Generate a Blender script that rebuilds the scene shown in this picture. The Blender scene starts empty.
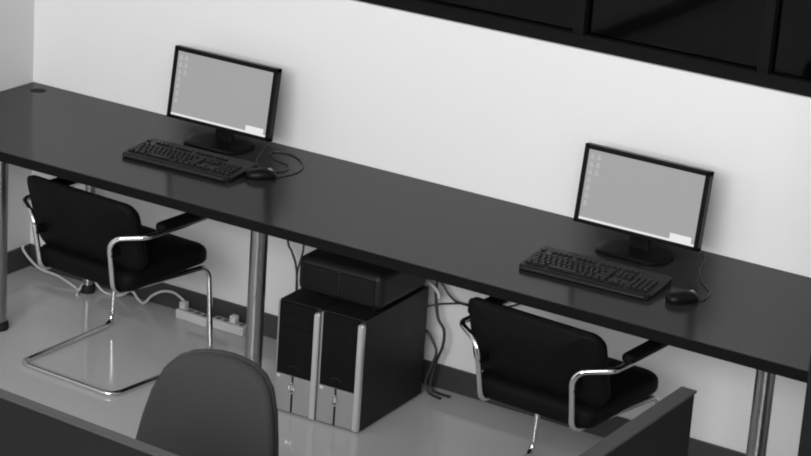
import bpy, bmesh, math
from mathutils import Vector, Matrix
PI = math.pi
S = bpy.context.scene
C = S.collection

# ------------------------------------------------------------------ materials
def mat(name, col, rough=.5, metal=0., spec=.5, emit=None, bump=None, noise=None, coat=0.):
    m = bpy.data.materials.new(name); m.use_nodes = True
    nt = m.node_tree; b = nt.nodes['Principled BSDF']
    if not isinstance(col, tuple): col = (col, col, col)
    b.inputs['Base Color'].default_value = (*col, 1)
    b.inputs['Roughness'].default_value = rough
    b.inputs['Metallic'].default_value = metal
    b.inputs['Specular IOR Level'].default_value = spec
    b.inputs['Coat Weight'].default_value = coat
    if emit:
        b.inputs['Emission Color'].default_value = (emit, emit, emit, 1)
        b.inputs['Emission Strength'].default_value = 1
    tc = None
    def coord():
        nonlocal tc
        if tc is None: tc = nt.nodes.new('ShaderNodeTexCoord')
        return tc.outputs['Object']
    if noise:                       # (scale xyz, amount): mottled tone of the material itself
        mp = nt.nodes.new('ShaderNodeMapping'); mp.inputs['Scale'].default_value = noise[0]
        nt.links.new(coord(), mp.inputs['Vector'])
        n = nt.nodes.new('ShaderNodeTexNoise'); n.inputs['Scale'].default_value = 1; n.inputs['Detail'].default_value = 4
        nt.links.new(mp.outputs[0], n.inputs['Vector'])
        r = nt.nodes.new('ShaderNodeMapRange')
        r.inputs['To Min'].default_value = 1 - noise[1]; r.inputs['To Max'].default_value = 1 + noise[1]
        nt.links.new(n.outputs[0], r.inputs['Value'])
        mx = nt.nodes.new('ShaderNodeVectorMath'); mx.operation = 'SCALE'
        mx.inputs[0].default_value = col
        nt.links.new(r.outputs[0], mx.inputs['Scale'])
        nt.links.new(mx.outputs[0], b.inputs['Base Color'])
    if bump:                        # (scale, strength, distance)
        n = nt.nodes.new('ShaderNodeTexNoise'); n.inputs['Scale'].default_value = bump[0]; n.inputs['Detail'].default_value = 3
        nt.links.new(coord(), n.inputs['Vector'])
        bp = nt.nodes.new('ShaderNodeBump'); bp.inputs['Strength'].default_value = bump[1]; bp.inputs['Distance'].default_value = bump[2]
        nt.links.new(n.outputs[0], bp.inputs['Height']); nt.links.new(bp.outputs[0], b.inputs['Normal'])
    return m

M = dict(
    wall=mat('wall_paint', .80, .75, spec=.25, bump=(60, .05, .002)),
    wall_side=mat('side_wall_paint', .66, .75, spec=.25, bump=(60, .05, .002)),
    room_dark=mat('dark_room', .03, .8),
    floor=mat('polished_floor', .50, .11, spec=.5, noise=((.9, .9, .9), .05), bump=(3, .03, .004)),
    ceil=mat('ceiling_paint', .22, .9),
    hall=mat('hall_paint', .42, .8),
    skirt=mat('skirting', .045, .45),
    desk=mat('dark_laminate', .024, .16, spec=.095, noise=((1.5, 26, 8), .14)),
    edge=mat('shaded_edging', .004, .5, spec=.12),  # front edge gets less light; that shade is put into its colour
    frame=mat('black_frame', .004, .6, spec=.12),
    chrome=mat('chrome', .72, .10, 1.),
    steel=mat('satin_steel', .36, .30, 1.),
    rubber=mat('black_rubber', .010, .6, spec=.3),
    vinyl=mat('black_vinyl', .0045, .6, spec=.08, bump=(90, .1, .002)),
    plastic=mat('black_plastic', .006, .42, spec=.22),
    gloss=mat('gloss_black', .005, .3, spec=.12),
    keys=mat('key_plastic', .007, .42, spec=.35),
    silver=mat('silver_plastic', .33, .35, .35),
    silver_light=mat('bright_silver', .62, .28, .6),
    white=mat('white_plastic', .60, .4),
    cable=mat('dark_cable', .03, .45),
    cable_grey=mat('grey_cable', .35, .45),
    fabric=mat('charcoal_fabric', .039, .85, spec=.2, bump=(350, .3, .002), noise=((9, 9, 9), .06)),
    shell=mat('chair_shell', .022, .5),
    panel=mat('panel_fabric', .008, .8, spec=.2, bump=(300, .25, .001)),
    panel_trim=mat('panel_trim', .042, .45),
    device=mat('device_black', .0095, .5, spec=.3),
    screen=mat('lit_screen', .01, .3, emit=.37),
    icon=mat('screen_icon', .01, .3, emit=.46),
    bar=mat('screen_taskbar', .01, .3, emit=.86),
    label=mat('screen_shade', .01, .3, emit=.30),
)

def glass_mat():
    m = bpy.data.materials.new('window_glass'); m.use_nodes = True
    nt = m.node_tree; nt.nodes.clear()
    o = nt.nodes.new('ShaderNodeOutputMaterial'); mx = nt.nodes.new('ShaderNodeMixShader')
    fr = nt.nodes.new('ShaderNodeFresnel'); fr.inputs[0].default_value = 1.25
    tr = nt.nodes.new('ShaderNodeBsdfTransparent'); tr.inputs[0].default_value = (.55, .55, .55, 1)
    gl = nt.nodes.new('ShaderNodeBsdfGlossy'); gl.inputs['Roughness'].default_value = .03
    nt.links.new(fr.outputs[0], mx.inputs[0]); nt.links.new(tr.outputs[0], mx.inputs[1])
    nt.links.new(gl.outputs[0], mx.inputs[2]); nt.links.new(mx.outputs[0], o.inputs[0])
    return m
M['glass'] = glass_mat()

# ------------------------------------------------------------------ mesh helpers
def build(name, bm, m, parent=None, loc=(0, 0, 0), rot=(0, 0, 0), sharp=35):
    bmesh.ops.recalc_face_normals(bm, faces=bm.faces)
    for f in bm.faces: f.smooth = True
    for e in bm.edges:
        if len(e.link_faces) != 2 or e.calc_face_angle(0) > math.radians(sharp): e.smooth = False
    me = bpy.data.meshes.new(name); bm.to_mesh(me); bm.free()
    me.materials.append(M[m] if isinstance(m, str) else m)
    o = bpy.data.objects.new(name, me); C.objects.link(o)
    o.location = loc; o.rotation_euler = rot
    wn = o.modifiers.new('weighted', 'WEIGHTED_NORMAL'); wn.keep_sharp = True; wn.weight = 100
    if parent: o.parent = parent
    return o

def add(bm, other):
    me = bpy.data.meshes.new('tmp'); other.to_mesh(me); other.free(); bm.from_mesh(me); bpy.data.meshes.remove(me)
    return bm

def box(x0, x1, y0, y1, z0, z1, bev=0, seg=2, bm=None):
    b = bmesh.new(); bmesh.ops.create_cube(b, size=1)
    for v in b.verts:
        v.co = ((x0+x1)/2 + v.co.x*(x1-x0), (y0+y1)/2 + v.co.y*(y1-y0), (z0+z1)/2 + v.co.z*(z1-z0))
    if bev: bmesh.ops.bevel(b, geom=b.edges[:], offset=bev, segments=seg, profile=.5, affect='EDGES', clamp_overlap=True)
    return add(bm, b) if bm is not None else b

def fillet(pts, r, n=7, closed=False):
    P = [Vector(p) for p in pts]; out = []
    N = len(P)
    for i, p in enumerate(P):
        if not closed and i in (0, N-1): out.append(p); continue
        a = P[i-1]-p; b = P[(i+1) % N]-p
        ang = a.angle(b)
        if ang > PI - .02: out.append(p); continue
        d = min(r/math.tan(ang/2), a.length*.48, b.length*.48); rr = d*math.tan(ang/2)
        u = a.normalized(); w = b.normalized(); bis = (u+w).normalized()
        c = p + bis*(rr/math.sin(ang/2))
        s = (p+u*d)-c; e = (p+w*d)-c; tot = s.angle(e); ax = s.cross(e).normalized()
        for k in range(n+1): out.append(c + Matrix.Rotation(tot*k/n, 3, ax) @ s)
    return out

def smooth_path(pts, n=6):
    P = [Vector(p) for p in pts]; P = [2*P[0]-P[1]]+P+[2*P[-1]-P[-2]]; out = []
    for i in range(1, len(P)-2):
        a, b, c, d = P[i-1:i+3]
        for k in range(n):
            t = k/n
            out.append(.5*((2*b)+(c-a)*t+(2*a-5*b+4*c-d)*t*t+(3*b-a-3*c+d)*t**3))
    out.append(P[-2]); return out

def tube(path, r, n=12, bm=None):
    b = bmesh.new(); P = [Vector(p) for p in path]; rings = []
    t = (P[1]-P[0]).normalized(); up = Vector((0, 0, 1)) if abs(t.z) < .9 else Vector((1, 0, 0))
    nrm = t.cross(up).normalized()
    for i, p in enumerate(P):
        t2 = ((P[min(i+1, len(P)-1)]-p).normalized() + (p-P[max(i-1, 0)]).normalized()).normalized()
        nrm = (nrm - t2*nrm.dot(t2)).normalized(); bn = t2.cross(nrm)
        rr = r(i/(len(P)-1)) if callable(r) else r
        rings.append([b.verts.new(p+(nrm*math.cos(2*PI*k/n)+bn*math.sin(2*PI*k/n))*rr) for k in range(n)])
    for a, c in zip(rings, rings[1:]):
        for k in range(n): b.faces.new((a[k], a[(k+1) % n], c[(k+1) % n], c[k]))
    b.faces.new(rings[0][::-1]); b.faces.new(rings[-1])
    return add(bm, b) if bm is not None else b

def lathe(prof, n=28, c=(0, 0), bm=None):         # prof: (r, z) from bottom to top
    b = bmesh.new(); rings = []
    for r, z in prof:
        rings.append([b.verts.new((c[0]+r*math.cos(2*PI*k/n), c[1]+r*math.sin(2*PI*k/n), z)) for k in range(n)])
    for a, d in zip(rings, rings[1:]):
        for k in range(n): b.faces.new((a[k], a[(k+1) % n], d[(k+1) % n], d[k]))
    b.faces.new(rings[0][::-1]); b.faces.new(rings[-1])
    return add(bm, b) if bm is not None else b

def rrect(w, h, r, n=6):
    if not isinstance(r, (tuple, list)): r = (r,)*4          # corners: +x+z, -x+z, -x-z, +x-z
    out = []
    for (sx, sz), a0, rr in zip(((1, 1), (-1, 1), (-1, -1), (1, -1)), (0, PI/2, PI, 3*PI/2), r):
        for k in range(n+1):
            a = a0+PI/2*k/n
            out.append((sx*(w/2-rr)+rr*math.cos(a), sz*(h/2-rr)+rr*math.sin(a)))
    return out

def pillow(outline, layers, fn=None, inner=(.8, .55, .28), bulge=0):
    """outline of (a, c) points, stacked in layers (scale inset in metres, depth b); capped with concentric rings.
       fn maps (a, b, c) to a point."""
    b = bmesh.new(); fn = fn or (lambda a, d, c: (a, d, c)); rings = []
    mx = max(abs(p[0]) for p in outline); mz = max(abs(p[1]) for p in outline)
    cc = ((max(p[0] for p in outline)+min(p[0] for p in outline))/2, (max(p[1] for p in outline)+min(p[1] for p in outline))/2)
    def ring(ins, d, s=1):
        o = []
        for a, c in outline:
            a2 = cc[0]+(a-cc[0])*(1-ins/mx)*s; c2 = cc[1]+(c-cc[1])*(1-ins/mz)*s
            o.append(b.verts.new(fn(a2, d, c2)))
        return o
    d0 = layers[0][1]; d1 = layers[-1][1]
    sg = 1 if d1 > d0 else -1
    for s in reversed(inner): rings.append(ring(layers[0][0], d0-sg*bulge*(1-s*s), s))
    for ins, d in layers: rings.append(ring(ins, d))
    for s in inner: rings.append(ring(layers[-1][0], d1+sg*bulge*(1-s*s), s))
    n = len(outline)
    for a, c in zip(rings, rings[1:]):
        for k in range(n): b.faces.new((a[k], a[(k+1) % n], c[(k+1) % n], c[k]))
    b.faces.new(rings[0][::-1]); b.faces.new(rings[-1])
    return b

def pad_layers(t, r, n=4):
    L = []
    for k in range(n+1):
        a = PI/2*(1-k/n); L.append((r*(1-math.cos(a)), -t/2+r*(1-math.sin(a))))
    for k in range(n+1):
        a = PI/2*k/n; L.append((r*(1-math.cos(a)), t/2-r*(1-math.sin(a))))
    return L

def tag(o, label, cat, group=None):
    o['label'] = label; o['category'] = cat
    if group: o['group'] = group
    return o
def thing(name, label, cat, loc, rz=0, group=None):
    o = bpy.data.objects.new(name, None); C.objects.link(o)
    o.location = loc; o.rotation_euler = (0, 0, rz); o.empty_display_size = .1
    return tag(o, label, cat, group)
def struct(name, bm, m, parent=None):
    o = build(name, bm, m, parent)
    if not parent: o['kind'] = 'structure'
    return o
def dup(root, loc, rz, label):
    r = root.copy(); C.objects.link(r); r.location = loc; r.rotation_euler = (0, 0, rz); r['label'] = label
    for ch in list(root.children):
        c = ch.copy(); C.objects.link(c); c.parent = r
        for g in list(ch.children):
            d = g.copy(); C.objects.link(d); d.parent = c
    return r

# ------------------------------------------------------------------ the room
RX, RY, RZ = 8.4, -8.6, 5.3
WX0, WX1, WZ0, WZ1 = .85, 6.2, 1.330, 2.75
struct('floor', box(-.1, RX+.1, RY-.1, .1, -.1, 0), 'floor')
struct('ceiling', box(-.1, RX+.1, RY-.1, .1, RZ, RZ+.1), 'ceil')
wb = box(0, RX, 0, .1, 0, WZ0)
box(0, WX0, 0, .1, WZ0, RZ, bm=wb); box(WX1, RX, 0, .1, WZ0, RZ, bm=wb); box(WX0, WX1, 0, .1, WZ1, RZ, bm=wb)
struct('wall_back', wb, 'wall')
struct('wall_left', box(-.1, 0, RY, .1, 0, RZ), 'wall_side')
struct('wall_right', box(RX, RX+.1, RY, .1, 0, RZ), 'hall')
wf = box(0, RX, RY-.1, RY, 0, 2.5)
box(0, RX, RY-.1, RY, 5.0, RZ, bm=wf); box(0, 1.85, RY-.1, RY, 2.5, 5.0, bm=wf); box(8.15, RX, RY-.1, RY, 2.5, 5.0, bm=wf)
struct('wall_front', wf, 'hall')
struct('baseboard_back', box(.012, RX, -.012, 0, 0, .09, .002), 'skirt')
struct('baseboard_left', box(0, .012, RY, 0, 0, .09, .002), 'skirt')

# the dark interior window and the unlit room behind it
fr = bmesh.new(); y0, y1 = .012, .075
box(WX0, WX1, y0, y1, WZ0, WZ0+.045, .003, bm=fr); box(WX0, WX1, y0, y1, WZ1-.045, WZ1, .003, bm=fr)
box(WX0, WX0+.045, y0, y1, WZ0+.045, WZ1-.045, bm=fr); box(WX1-.045, WX1, y0, y1, WZ0+.045, WZ1-.045, bm=fr)
win = struct('window_1', fr, 'frame')
mull = [2.31, 2.975, 4.2]
for x in mull: build('mullion', box(x-.02, x+.02, y0, y1, WZ0+.045, WZ1-.045, .003), 'frame', win)
for a, b in zip([WX0+.015]+mull, mull+[WX1-.015]):
    build('pane', box(a+.02, b-.02, .04, .046, WZ0+.045, WZ1-.045), 'glass', win)
bk = box(WX0-.3, WX1+.3, 2.0, 2.1, .6, 3.2)
box(WX0-.3, WX1+.3, .1, 2.0, .5, .6, bm=bk); box(WX0-.3, WX1+.3, .1, 2.0, 3.2, 3.3, bm=bk)
box(WX0-.4, WX0-.3, .1, 2.0, .6, 3.2, bm=bk); box(WX1+.3, WX1+.4, .1, 2.0, .6, 3.2, bm=bk)
struct('wall_beyond', bk, 'room_dark')

# ------------------------------------------------------------------ the long desk
DT, DD, DL = .75, .77, 4.9
desk = thing('long_desk', 'long dark laminate desk running along the white wall on steel legs', 'desk', (0, 0, 0))
build('worktop', box(.003, DL, -DD+.002, -.002, DT-.034, DT, .0015), 'desk', desk)
build('edge_band', box(.003, DL, -DD-.0005, -DD+.002, DT-.036, DT-.001, .0008), 'edge', desk)
gb = lathe([(.031, DT-.02), (.031, DT+.0002), (.028, DT+.0004), (.023, DT+.0004)], 28, (.098, -.085))
build('cable_grommet', gb, 'frame', desk)
for x, y in ((.358, -.60), (1.497, -.60), (3.352, -.60), (.36, -.085), (1.492, -.085), (3.352, -.085)):
    rr = .030 if y < -.3 else .020
    lg = build('leg', lathe([(rr, .03), (rr, DT-.036)], 28, (x, y)), 'steel', desk)
    build('foot', lathe([(rr+.008, 0), (rr+.009, .004), (rr+.008, .024), (rr+.003, .032)], 28, (x, y)), 'rubber', lg)
    build('mounting_plate', lathe([(rr+.015, DT-.041), (rr+.015, DT-.0345)], 28, (x, y)), 'rubber', lg)

# ------------------------------------------------------------------ monitors
def make_monitor(loc, rz, label):
    t = thing('monitor', label, 'monitor', loc, rz, 'monitors on the long desk')
    build('base', pillow(rrect(.25, .17, .06), [(.004, 0), (0, .003), (0, .010), (.006, .014)], lambda a, d, c: (a, c+.02, d)), 'gloss', t)
    nk = pillow(rrect(.075, .030, .012), [(0, .012), (0, .13)], lambda a, d, c: (a, c+.05-(d-.07)*.1, d), inner=(.5,))
    build('neck', nk, 'plastic', t)
    TL = math.radians(-8.5); W_, H_, D_ = .450, .262, .030
    zc = .066+H_/2
    def R3(x, y, z):                       # tilt about the panel's foot
        v = Matrix.Rotation(TL, 3, 'X') @ Vector((x, y, z)); return (v.x, v.y, v.z+.066)
    def tilt(bm):
        for v in bm.verts: v.co = R3(*v.co)
        return bm
    hb = bmesh.new(); bz = .0165
    box(-W_/2, W_/2, 0, D_, 0, .013, .002, bm=hb); box(-W_/2, W_/2, 0, D_, H_-bz, H_, .002, bm=hb)
    box(-W_/2, -W_/2+bz, 0, D_, 0, H_, .002, bm=hb); box(W_/2-bz, W_/2, 0, D_, 0, H_, .002, bm=hb)
    box(-W_/2+.004, W_/2-.004, .006, D_-.001, .004, H_-.004, bm=hb)
    box(-.13, .13, D_-.002, D_+.022, .03, H_-.05, .012, 3, bm=hb)
    build('housing', tilt(hb), 'gloss', t)
    x0, x1, z0, z1 = -W_/2+bz, W_/2-bz, .013, H_-bz
    sc = build('screen', tilt(box(x0, x1, .0042, .0062, z0, z1)), 'screen', t)
    build('taskbar', tilt(box(x0, x1, .0036, .0042, z0, z0+.0075)), 'bar', sc)
    build('popup_window', tilt(box(x1-.088, x1-.012, .0035, .0042, z0+.0075, z0+.027)), 'bar', sc)
    for k in range(7):
        for q in range(2 if k < 3 else 1):
            z = z1-.014-k*.026; x = x0+.010+q*.024
            ib = box(x, x+.010, .0036, .0042, z-.011, z); box(x-.003, x+.013, .0037, .0042, z-.016, z-.0105, bm=ib)
            build('desktop_icon', tilt(ib), 'icon', sc)
    return t
make_monitor((1.012, -.195, DT), 0, 'black widescreen monitor nearer the corner, with a lit grey screen')
make_monitor((2.694, -.212, DT), 0, 'black widescreen monitor on the right, lit grey screen above the keyboard with clear keys')

# ------------------------------------------------------------------ keyboards
def make_keyboard(loc, rz, label):
    t = thing('keyboard', label, 'keyboard', loc, rz, 'keyboards on the long desk')
    w, d = .455, .185
    def top(y): return .018+.012*(y+d/2)/d
    kb = pillow(rrect(w, d, .016), [(.002, 0), (0, .003), (0, .016), (.004, .020)],
                lambda a, q, c: (a, c, q if q < .010 else q-.020+top(c)), inner=(.9, .6, .3))
    build('case', kb, 'plastic', t)
    def keyrow(bm, x, y, kw, kh=.0155):
        z = top(y)
        b = bmesh.new(); bmesh.ops.create_cube(b, size=1)
        for v in b.verts:
            s = .5 if v.co.z > 0 else .62
            v.co = (x+kw/2+v.co.x*2*s*(kw-.004)*.8, y+v.co.y*2*s*(kh-.003)*.8, z+(.0075 if v.co.z > 0 else -.0015))
        add(bm, b)
    rows = [-.062, -.043, -.024, -.005, .014, .048]
    m = bmesh.new(); nv = bmesh.new(); npd = bmesh.new()
    X0 = -w/2+.012; p = .0188
    widths = [[1.25, 1.25, 1.25, 6.25, 1.25, 1.25, 1.25, 1.25], [2.25]+[1]*10+[2.75], [1.75]+[1]*11+[2.25], [1.5]+[1]*12+[1.5], [1]*13+[2], [1, -1]+[1]*4+[-.5]+[1]*4+[-.5]+[1]*4]
    for y, ws in zip(rows, widths):
        x = X0
        for k in ws:
            if k > 0: keyrow(m, x, y, k*p)
            x += abs(k)*p
    nx = X0+15*p+.006
    for k in range(3):
        for y in (.048, .014, -.005): keyrow(nv, nx+k*p, y, p)
        keyrow(nv, nx+k*p, -.062, p)
    keyrow(nv, nx+p, -.043, p)
    px = nx+3*p+.006
    for k in range(4):
        for y in rows[:5]: keyrow(npd, px+k*p, y, p)
    def plate(bm):
        xs = [v.co.x for v in bm.verts]; ys = [v.co.y for v in bm.verts]; b = box(min(xs), max(xs), min(ys), max(ys), 0, 1)
        for v in b.verts: v.co.z = top(v.co.y)+(.0012 if v.co.z > .5 else -.0018)
        add(bm, b)
    for q in (m, nv, npd): plate(q)
    build('main_keys', m, 'keys', t); build('navigation_keys', nv, 'keys', t); build('number_keys', npd, 'keys', t)
    build('front_lip', box(-w/2+.014, w/2-.014, -d/2-.010, -d/2+.006, .004, .014, .004, 2), 'keys', t)
    return t
make_keyboard((1.066, -.425, DT), math.radians(2), 'black keyboard in front of the monitor nearer the corner')
make_keyboard((2.698, -.480, DT), math.radians(2.6), 'black keyboard in front of the right monitor, keys catching the light')

# ------------------------------------------------------------------ mice
def make_mouse(loc, rz, label, cord):
    t = thing('mouse', label, 'mouse', loc, rz, 'mice on the long desk')
    def f(a, d, c):
        k = 1-.35*max(0, (c-.01)/.05)**2 - .12*max(0, -c/.05)
        return (a*(1-.12*max(0, c/.055)), c, d*k)
    o = [(.031*math.copysign(abs(math.cos(a))**.8, math.cos(a)), .055*math.copysign(abs(math.sin(a))**.8, math.sin(a))) for a in [2*PI*k/28 for k in range(28)]]
    build('body', pillow(o, [(.003, 0), (0, .006), (0, .016), (.004, .025), (.010, .031)], f, bulge=.005), 'gloss', t)
    wb_ = lathe([(.010, -.004), (.011, -.002), (.011, .002), (.010, .004)], 20)
    for v in wb_.verts: v.co = (v.co.z, v.co.x+.030, v.co.y+.025)
    build('scroll_wheel', wb_, 'silver', t)
    R_ = Matrix.Rotation(-rz, 3, 'Z')
    build('cord', tube(smooth_path([R_ @ (Vector(p)-Vector(loc)) for p in cord]), .0024, 8), 'cable', t)
    return t
make_mouse((1.340, -.380, DT), math.radians(-50), 'black mouse right of the keyboard nearer the corner, cord looped beside it',
           [(1.362, -.355, .760), (1.385, -.325, .753), (1.400, -.25, .753), (1.375, -.17, .753), (1.305, -.105, .753), (1.235, -.085, .753), (1.20, -.12, .753), (1.25, -.17, .753), (1.33, -.20, .753), (1.36, -.26, .753), (1.31, -.30, .753), (1.235, -.26, .753), (1.17, -.13, .753), (1.14, -.05, .753)])
make_mouse((3.008, -.490, DT), math.radians(-38), 'black mouse right of the keyboard under the right monitor',
           [(3.038, -.452, .760), (3.055, -.425, .753), (3.04, -.36, .753), (2.98, -.29, .753), (2.93, -.20, .753), (2.90, -.10, .753), (2.86, -.03, .753)])

# ------------------------------------------------------------------ computer towers
def make_tower(loc, rz, label):
    t = thing('computer_tower', label, 'computer', loc, rz, 'computer towers under the desk')
    w, d, h = .168, .43, .408; f = -d/2
    build('case', box(-w/2, w/2, f, d/2, .006, h, .003), 'device', t)
    build('foot_rail', box(-w/2+.01, w/2-.01, f+.03, d/2-.03, 0, .007), 'rubber', t)
    y = f-.010
    build('front_bezel', box(-w/2+.006, w/2-.0235, y, f+.001, .143, h-.004, .003), 'gloss', t)
    for z in (.300, .345): dr = build('drive_bay', box(-w/2+.014, w/2-.030, y-.002, y+.003, z-.019, z+.019, .002), 'gloss', t)
    build('eject_button', box(.030, .044, y-.004, y, .330, .335, .001), 'plastic', dr)
    arc = [(-.012+.022*math.cos(a), y-.001, .168+.012*math.sin(a)) for a in [PI*k/14 for k in range(15)]]
    build('reflection_arc', tube(arc, .0022, 8), 'keys', t)  # arc modelled in place of a faint reflection on the black front
    lp = build('lower_panel', box(-w/2+.006, w/2-.0235, y-.001, f+.001, .008, .142, .002), 'silver', t)
    cx = -.012
    build('groove', box(cx-.0042, cx+.0042, y-.002, y+.001, .008, .142, .0008), 'rubber', lp)
    ring = [(cx+.0095*math.cos(a), y-.005, .100+.019*math.sin(a)) for a in [2*PI*k/20 for k in range(21)]]
    rg = tube(ring, .0026, 8)
    build('key_ring', rg, 'chrome', lp)
    build('power_button', pillow(rrect(.011, .022, .005), [(0, 0), (.001, -.003)], lambda a, q, c: (a+cx, q+y-.002, c+.101)), 'silver_light', lp)
    build('white_sticker', box(-w/2+.009, -w/2+.022, y-.0018, y, .128, .139, .0005), 'white', lp)
    # the rounded silver rail up the right edge and the thin one on the left
    rail = pillow(rrect(.0225, .389, (.010, .010, .002, .002)), [(0, f), (0, y-.003), (.0035, y-.007)], lambda a, q, c: (a+w/2-.0118, q, c+.201), inner=(.9, .6))
    build('edge_rail', rail, 'silver_light', t)
    build('edge_trim', box(-w/2, -w/2+.006, y, f+.001, .008, h-.004, .0015), 'silver', t)
    return t
rz = math.radians(2.2)
make_tower((1.6345, -.327, 0), rz, 'left one of two black computer towers with silver lower fronts under the desk')
make_tower((1.8065, -.320, 0), rz, 'right one of two black computer towers, its bare black side facing the chair')

eq = thing('equipment_case', 'low black box lying across the two computer towers under the desk', 'electronic device', (1.732, -.291, .408), rz)
build('shell', box(-.172, .163, -.170, .170, .006, .140, .030, 4), 'device', eq)
build('front_plate', box(-.150, -.008, -.174, -.160, .020, .115, .006, 3), 'plastic', eq)
build('front_plate', box(.000, .140, -.174, -.160, .020, .115, .006, 3), 'plastic', eq)
for sx in (-1, 1):
    for sy in (-1, 1): build('foot', lathe([(.012, 0), (.012, .008)], 16, (sx*.12, sy*.13)), 'rubber', eq)

# ------------------------------------------------------------------ chrome cantilever chairs
def make_chair(loc, rz, label):
    t = thing('visitor_chair', label, 'chair', loc, rz, 'chrome cantilever chairs at the desk')
    r = .0098
    half = [(.285, .12, .583), (.285, -.19, .586), (.174, -.258, .570), (.168, -.218, .360), (.218, .237, .358), (.236, .243, r), (.215, -.270, r)]
    path = half + [(-x, y, z) for x, y, z in reversed(half)]
    build('frame', tube(fillet(path, .048, 8), r, 14), 'chrome', t)
    for s in (-1, 1):
        build('armrest', pillow(rrect(.046, .30, .020), pad_layers(.030, .012), lambda a, d, c: (a+s*.285, c+.018, d+.606), inner=(.7, .35)), 'vinyl', t)
    def bk(a, d, c):                      # a across, c up, d through the padding
        return (a, d - .212 + .70*a*a - .30*c, c+.565)
    bo = rrect(.490, .262, (.050, .035, .05, .05), 7)
    b_ = build('backrest', pillow(bo, pad_layers(.052, .020), bk, bulge=.006), 'vinyl', t)
    build('piping', tube([bk(a*.995, -.012, c*.995) for a, c in bo+bo[:1]], .0032, 8), 'vinyl', b_)
    def st(a, d, c): return (a*(1-.30*max(0, -c)), c+.027, d+.403+.05*c-.026*max(0, (c-.10)/.13)**2+.004*abs(a)/.2)
    build('seat', pillow(rrect(.470, .455, (.085, .085, .04, .04), 8), pad_layers(.074, .028), st, bulge=.006), 'vinyl', t)
    for s in (-1, 1): build('back_bracket', box(s*.170-.012, s*.170+.012, -.252, -.200, .50, .53, .004), 'vinyl', t)
    return t
ch = make_chair((.878, -.562, 0), math.radians(-3), 'chrome cantilever armchair with black padded seat at the corner end of the desk')
dup(ch, (2.666, -.562, 0), math.radians(-3.5), 'chrome cantilever armchair with black padded back, right of the computer towers')

# ------------------------------------------------------------------ the charcoal task chair in front
def make_task_chair(loc, rz):
    t = thing('task_chair', 'charcoal fabric task chair with rounded back, behind the low partition', 'chair', loc, rz)
    # local -y is where the sitter faces
    H_ = .46
    tab = [(0, .02), (.004, .062), (.012, .098), (.028, .133), (.057, .163), (.116, .188), (.187, .204), (.257, .215), (.34, .218), (.41, .205), (.445, .165), (.46, .10)]
    out = [(w_*.955, H_/2-d_) for d_, w_ in reversed(tab)] + [(-w_*.955, H_/2-d_) for d_, w_ in tab]
    def f(a, d, c): return (a, d+.20-.75*a*a+.16*c+.25*c*c, c+.440+H_/2)
    b_ = build('backrest', pillow(out, pad_layers(.045, .020), f, bulge=.008), 'fabric', t)
    build('back_shell', pillow([(a*1.015, c*1.012) for a, c in out], [(.002, 0), (0, .004), (0, .014), (.010, .022)], lambda a, d, c: f(a, d+.012, c)), 'shell', t)
    build('seat', pillow(rrect(.47, .45, .11, 8), pad_layers(.075, .03), lambda a, d, c: (a, c-.03, d+.435+.2*a*a), bulge=.006), 'fabric', t)
    build('back_support', tube(fillet([(0, .02, .385), (0, .235, .385), (0, .255, .60)], .05), .016, 12), 'shell', t)
    build('gas_column', lathe([(.030, .10), (.030, .26), (.018, .262), (.018, .385), (.06, .387), (.06, .398)], 20), 'shell', t)
    for k in range(5):
        a = 2*PI*k/5+.3; d = Vector((math.cos(a), math.sin(a), 0))
        lg = build('base_leg', tube([d*.02+Vector((0, 0, .115)), d*.15+Vector((0, 0, .10)), d*.29+Vector((0, 0, .075))], lambda u: .022-.008*u, 10), 'shell', t)
        w_ = lathe([(.022, -.016), (.026, -.012), (.026, .012), (.022, .016)], 18)
        for v in w_.verts: v.co = Vector((0, 0, .027)) + d*(.285+v.co.x) + Vector((0, 0, v.co.y)) + Vector((-d.y, d.x, 0))*v.co.z
        build('caster', w_, 'rubber', lg)
    return t
make_task_chair((2.452, -2.335, 0), math.radians(8))

# ------------------------------------------------------------------ low partitions
def partition(name, label, x0, x1, y0, y1, h, rz=0):
    t = thing(name, label, 'partition', ((x0+x1)/2, (y0+y1)/2, 0), rz)
    X, Y = (x1-x0)/2, (y1-y0)/2
    lx, ly = (X, Y-.003) if X > Y else (X-.003, Y)
    build('fabric_panel', box(-lx+.002, lx-.002, -ly+.002, ly-.002, .02, h-.006, .002), 'panel', t)
    build('top_rail', box(-X, X, -Y, Y, h-.008, h, .0025), 'panel_trim', t)
    build('base_rail', box(-X, X, -Y, Y, 0, .03, .0025), 'panel_trim', t)
    return t
partition('low_partition', 'low dark partition panel in front of the charcoal task chair', 2.40, 3.645, -3.060, -3.030, 1.10, math.radians(-3.4))
partition('low_partition', 'low dark partition panel standing end-on to the wall, beside the right armchair', 3.655, 3.698, -3.13, -1.915, 1.10)
partition('tall_divider', 'tall dark divider at the right end of the desk', 3.635, 4.9, -1.02, -.97, 1.65)

# ------------------------------------------------------------------ power strips and cables
def strip(loc, rz, label, n=4):
    t = thing('power_strip', label, 'power strip', loc, rz, 'power strips on the floor')
    build('casing', box(-.075, .075, -.024, .024, 0, .036, .006, 3), 'white', t)
    for k in range(n):
        x = -.052+k*.035
        build('socket', lathe([(.013, .0355), (.013, .0372), (.010, .0372), (.010, .036)], 16, (x, 0)), 'cable_grey', t)
    return t
s1 = strip((.852, -.062, 0), math.radians(-4), 'white power strip at the skirting, nearer the corner')
s2 = strip((1.010, -.052, 0), 0, 'white power strip beside the desk leg near the computer towers')
for s, k in ((s1, -.052), (s2, .018)):
    build('plug', box(k-.014, k+.014, -.014, .014, .036, .066, .005, 3), 'white', s)

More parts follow.
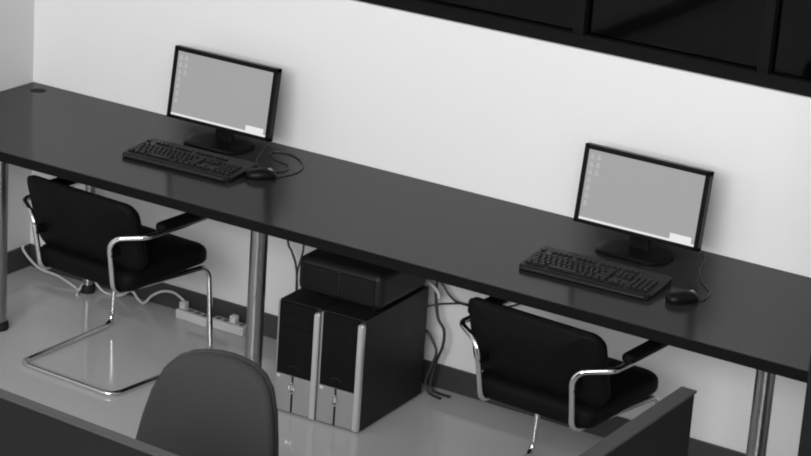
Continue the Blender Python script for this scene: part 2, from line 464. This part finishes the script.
def cord(label, pts, r, m, name='cable'):
    o = build(name, tube(smooth_path(pts), r, 8), m)
    return tag(o, label, 'cable')
cord('pale cable curving across the floor beside the left wall', [(.016, -.06, .10), (.022, -.07, .088), (.058, -.07, .055), (.119, -.075, .030), (.209, -.08, .025), (.32, -.10, .006), (.36, -.15, .006)], .005, 'white')
cord('white cord arching along the skirting into the first power strip',
     [(.34, -.12, .006), (.364, -.075, .060), (.395, -.065, .025), (.43, -.06, .006), (.497, -.06, .012), (.55, -.06, .045), (.583, -.06, .020), (.612, -.06, .010), (.65, -.06, .050), (.70, -.06, .080), (.75, -.06, .088), (.79, -.062, .075), (.800, -.060, .066)], .005, 'white')
cord('thin dark cable hanging behind the desk leg, left one of two beside the towers', [(1.235, -.06, .716), (1.238, -.06, .55), (1.254, -.06, .415), (1.274, -.06, .378), (1.295, -.06, .329), (1.304, -.06, .25), (1.31, -.06, .12), (1.36, -.05, .01)], .0042, 'cable')
cord('thin dark cable hanging behind the desk leg, right one of two beside the towers', [(1.345, -.075, .716), (1.34, -.075, .55), (1.333, -.075, .415), (1.327, -.075, .375), (1.312, -.075, .308), (1.316, -.075, .2), (1.35, -.08, .08), (1.40, -.08, .01)], .0038, 'cable')
cord('thick dark cable hanging from the desk behind the right computer tower',
     [(1.93, -.06, .716), (1.90, -.06, .55), (1.888, -.06, .408), (1.888, -.06, .363), (1.903, -.06, .284), (1.93, -.06, .246), (1.931, -.06, .189), (1.911, -.06, .127), (1.895, -.06, .06), (1.90, -.06, .010), (1.98, -.07, .008)], .0055, 'cable')
cord('dark cable looping out of the back of the right computer tower',
     [(1.80, -.09, .235), (1.84, -.075, .236), (1.872, -.075, .228), (1.899, -.075, .197), (1.915, -.075, .163), (1.904, -.08, .114), (1.89, -.085, .07), (1.885, -.085, .030), (1.91, -.09, .008), (1.96, -.10, .006)], .005, 'cable')
cord('pale cable end with plug sticking out behind the black box', [(1.78, -.13, .45), (1.81, -.09, .428), (1.837, -.07, .416), (1.874, -.07, .403), (1.901, -.07, .380), (1.906, -.07, .362)], .006, 'white')
cord('dark cable sagging from the tower towards the right armchair, upper one', [(1.865, -.045, .44), (1.901, -.045, .407), (1.936, -.045, .371), (1.978, -.045, .355), (2.08, -.045, .37), (2.20, -.045, .48), (2.24, -.045, .716)], .0045, 'cable')
cord('thin cable running level from the tower towards the right armchair', [(1.80, -.09, .300), (1.867, -.045, .318), (1.907, -.03, .33), (1.987, -.03, .350), (2.10, -.03, .36), (2.249, -.03, .44), (2.243, -.03, .55), (2.243, -.03, .716)], .0035, 'cable')

# ------------------------------------------------------------------ light, camera, view
def area(name, loc, rot, sx, sy, watts):
    l = bpy.data.lights.new(name, 'AREA'); l.shape = 'RECTANGLE'; l.size = sx; l.size_y = sy; l.energy = watts
    o = bpy.data.objects.new(name, l); C.objects.link(o); o.location = loc; o.rotation_euler = rot
    return o
for x in (1.4, 4.2, 7.0):
    for y in (-4.6, -6.6, -8.3):
        area('ceiling_lamp', (x, y, RZ-.03), (0, 0, 0), 1.2, .6, 20)
area('front_fill', (5.0, RY-.05, 3.75), (PI/2, 0, 0), 6.2, 2.4, 660)  # added fill from the unseen front wall, brightens the wall under the desk

w = bpy.data.worlds.new('world'); S.world = w; w.use_nodes = True
w.node_tree.nodes['Background'].inputs[0].default_value = (.6, .6, .6, 1)
w.node_tree.nodes['Background'].inputs[1].default_value = .3

cam = bpy.data.cameras.new('camera'); co = bpy.data.objects.new('camera', cam); C.objects.link(co)
cam.sensor_fit = 'HORIZONTAL'; cam.sensor_width = 36; cam.lens = 2419.566/811*36
cam.clip_end = 100
co.location = (5.84312, -6.95965, 3.30740); co.rotation_euler = (1.242561, -0.065921, 0.558445)
S.camera = co
S.view_settings.view_transform = 'Standard'; S.view_settings.look = 'None'
S.view_settings.gamma = 1; S.view_settings.use_curve_mapping = False
S.view_settings.exposure = -.12
S.cycles.max_bounces = 8
S.cycles.filter_width = 2.0
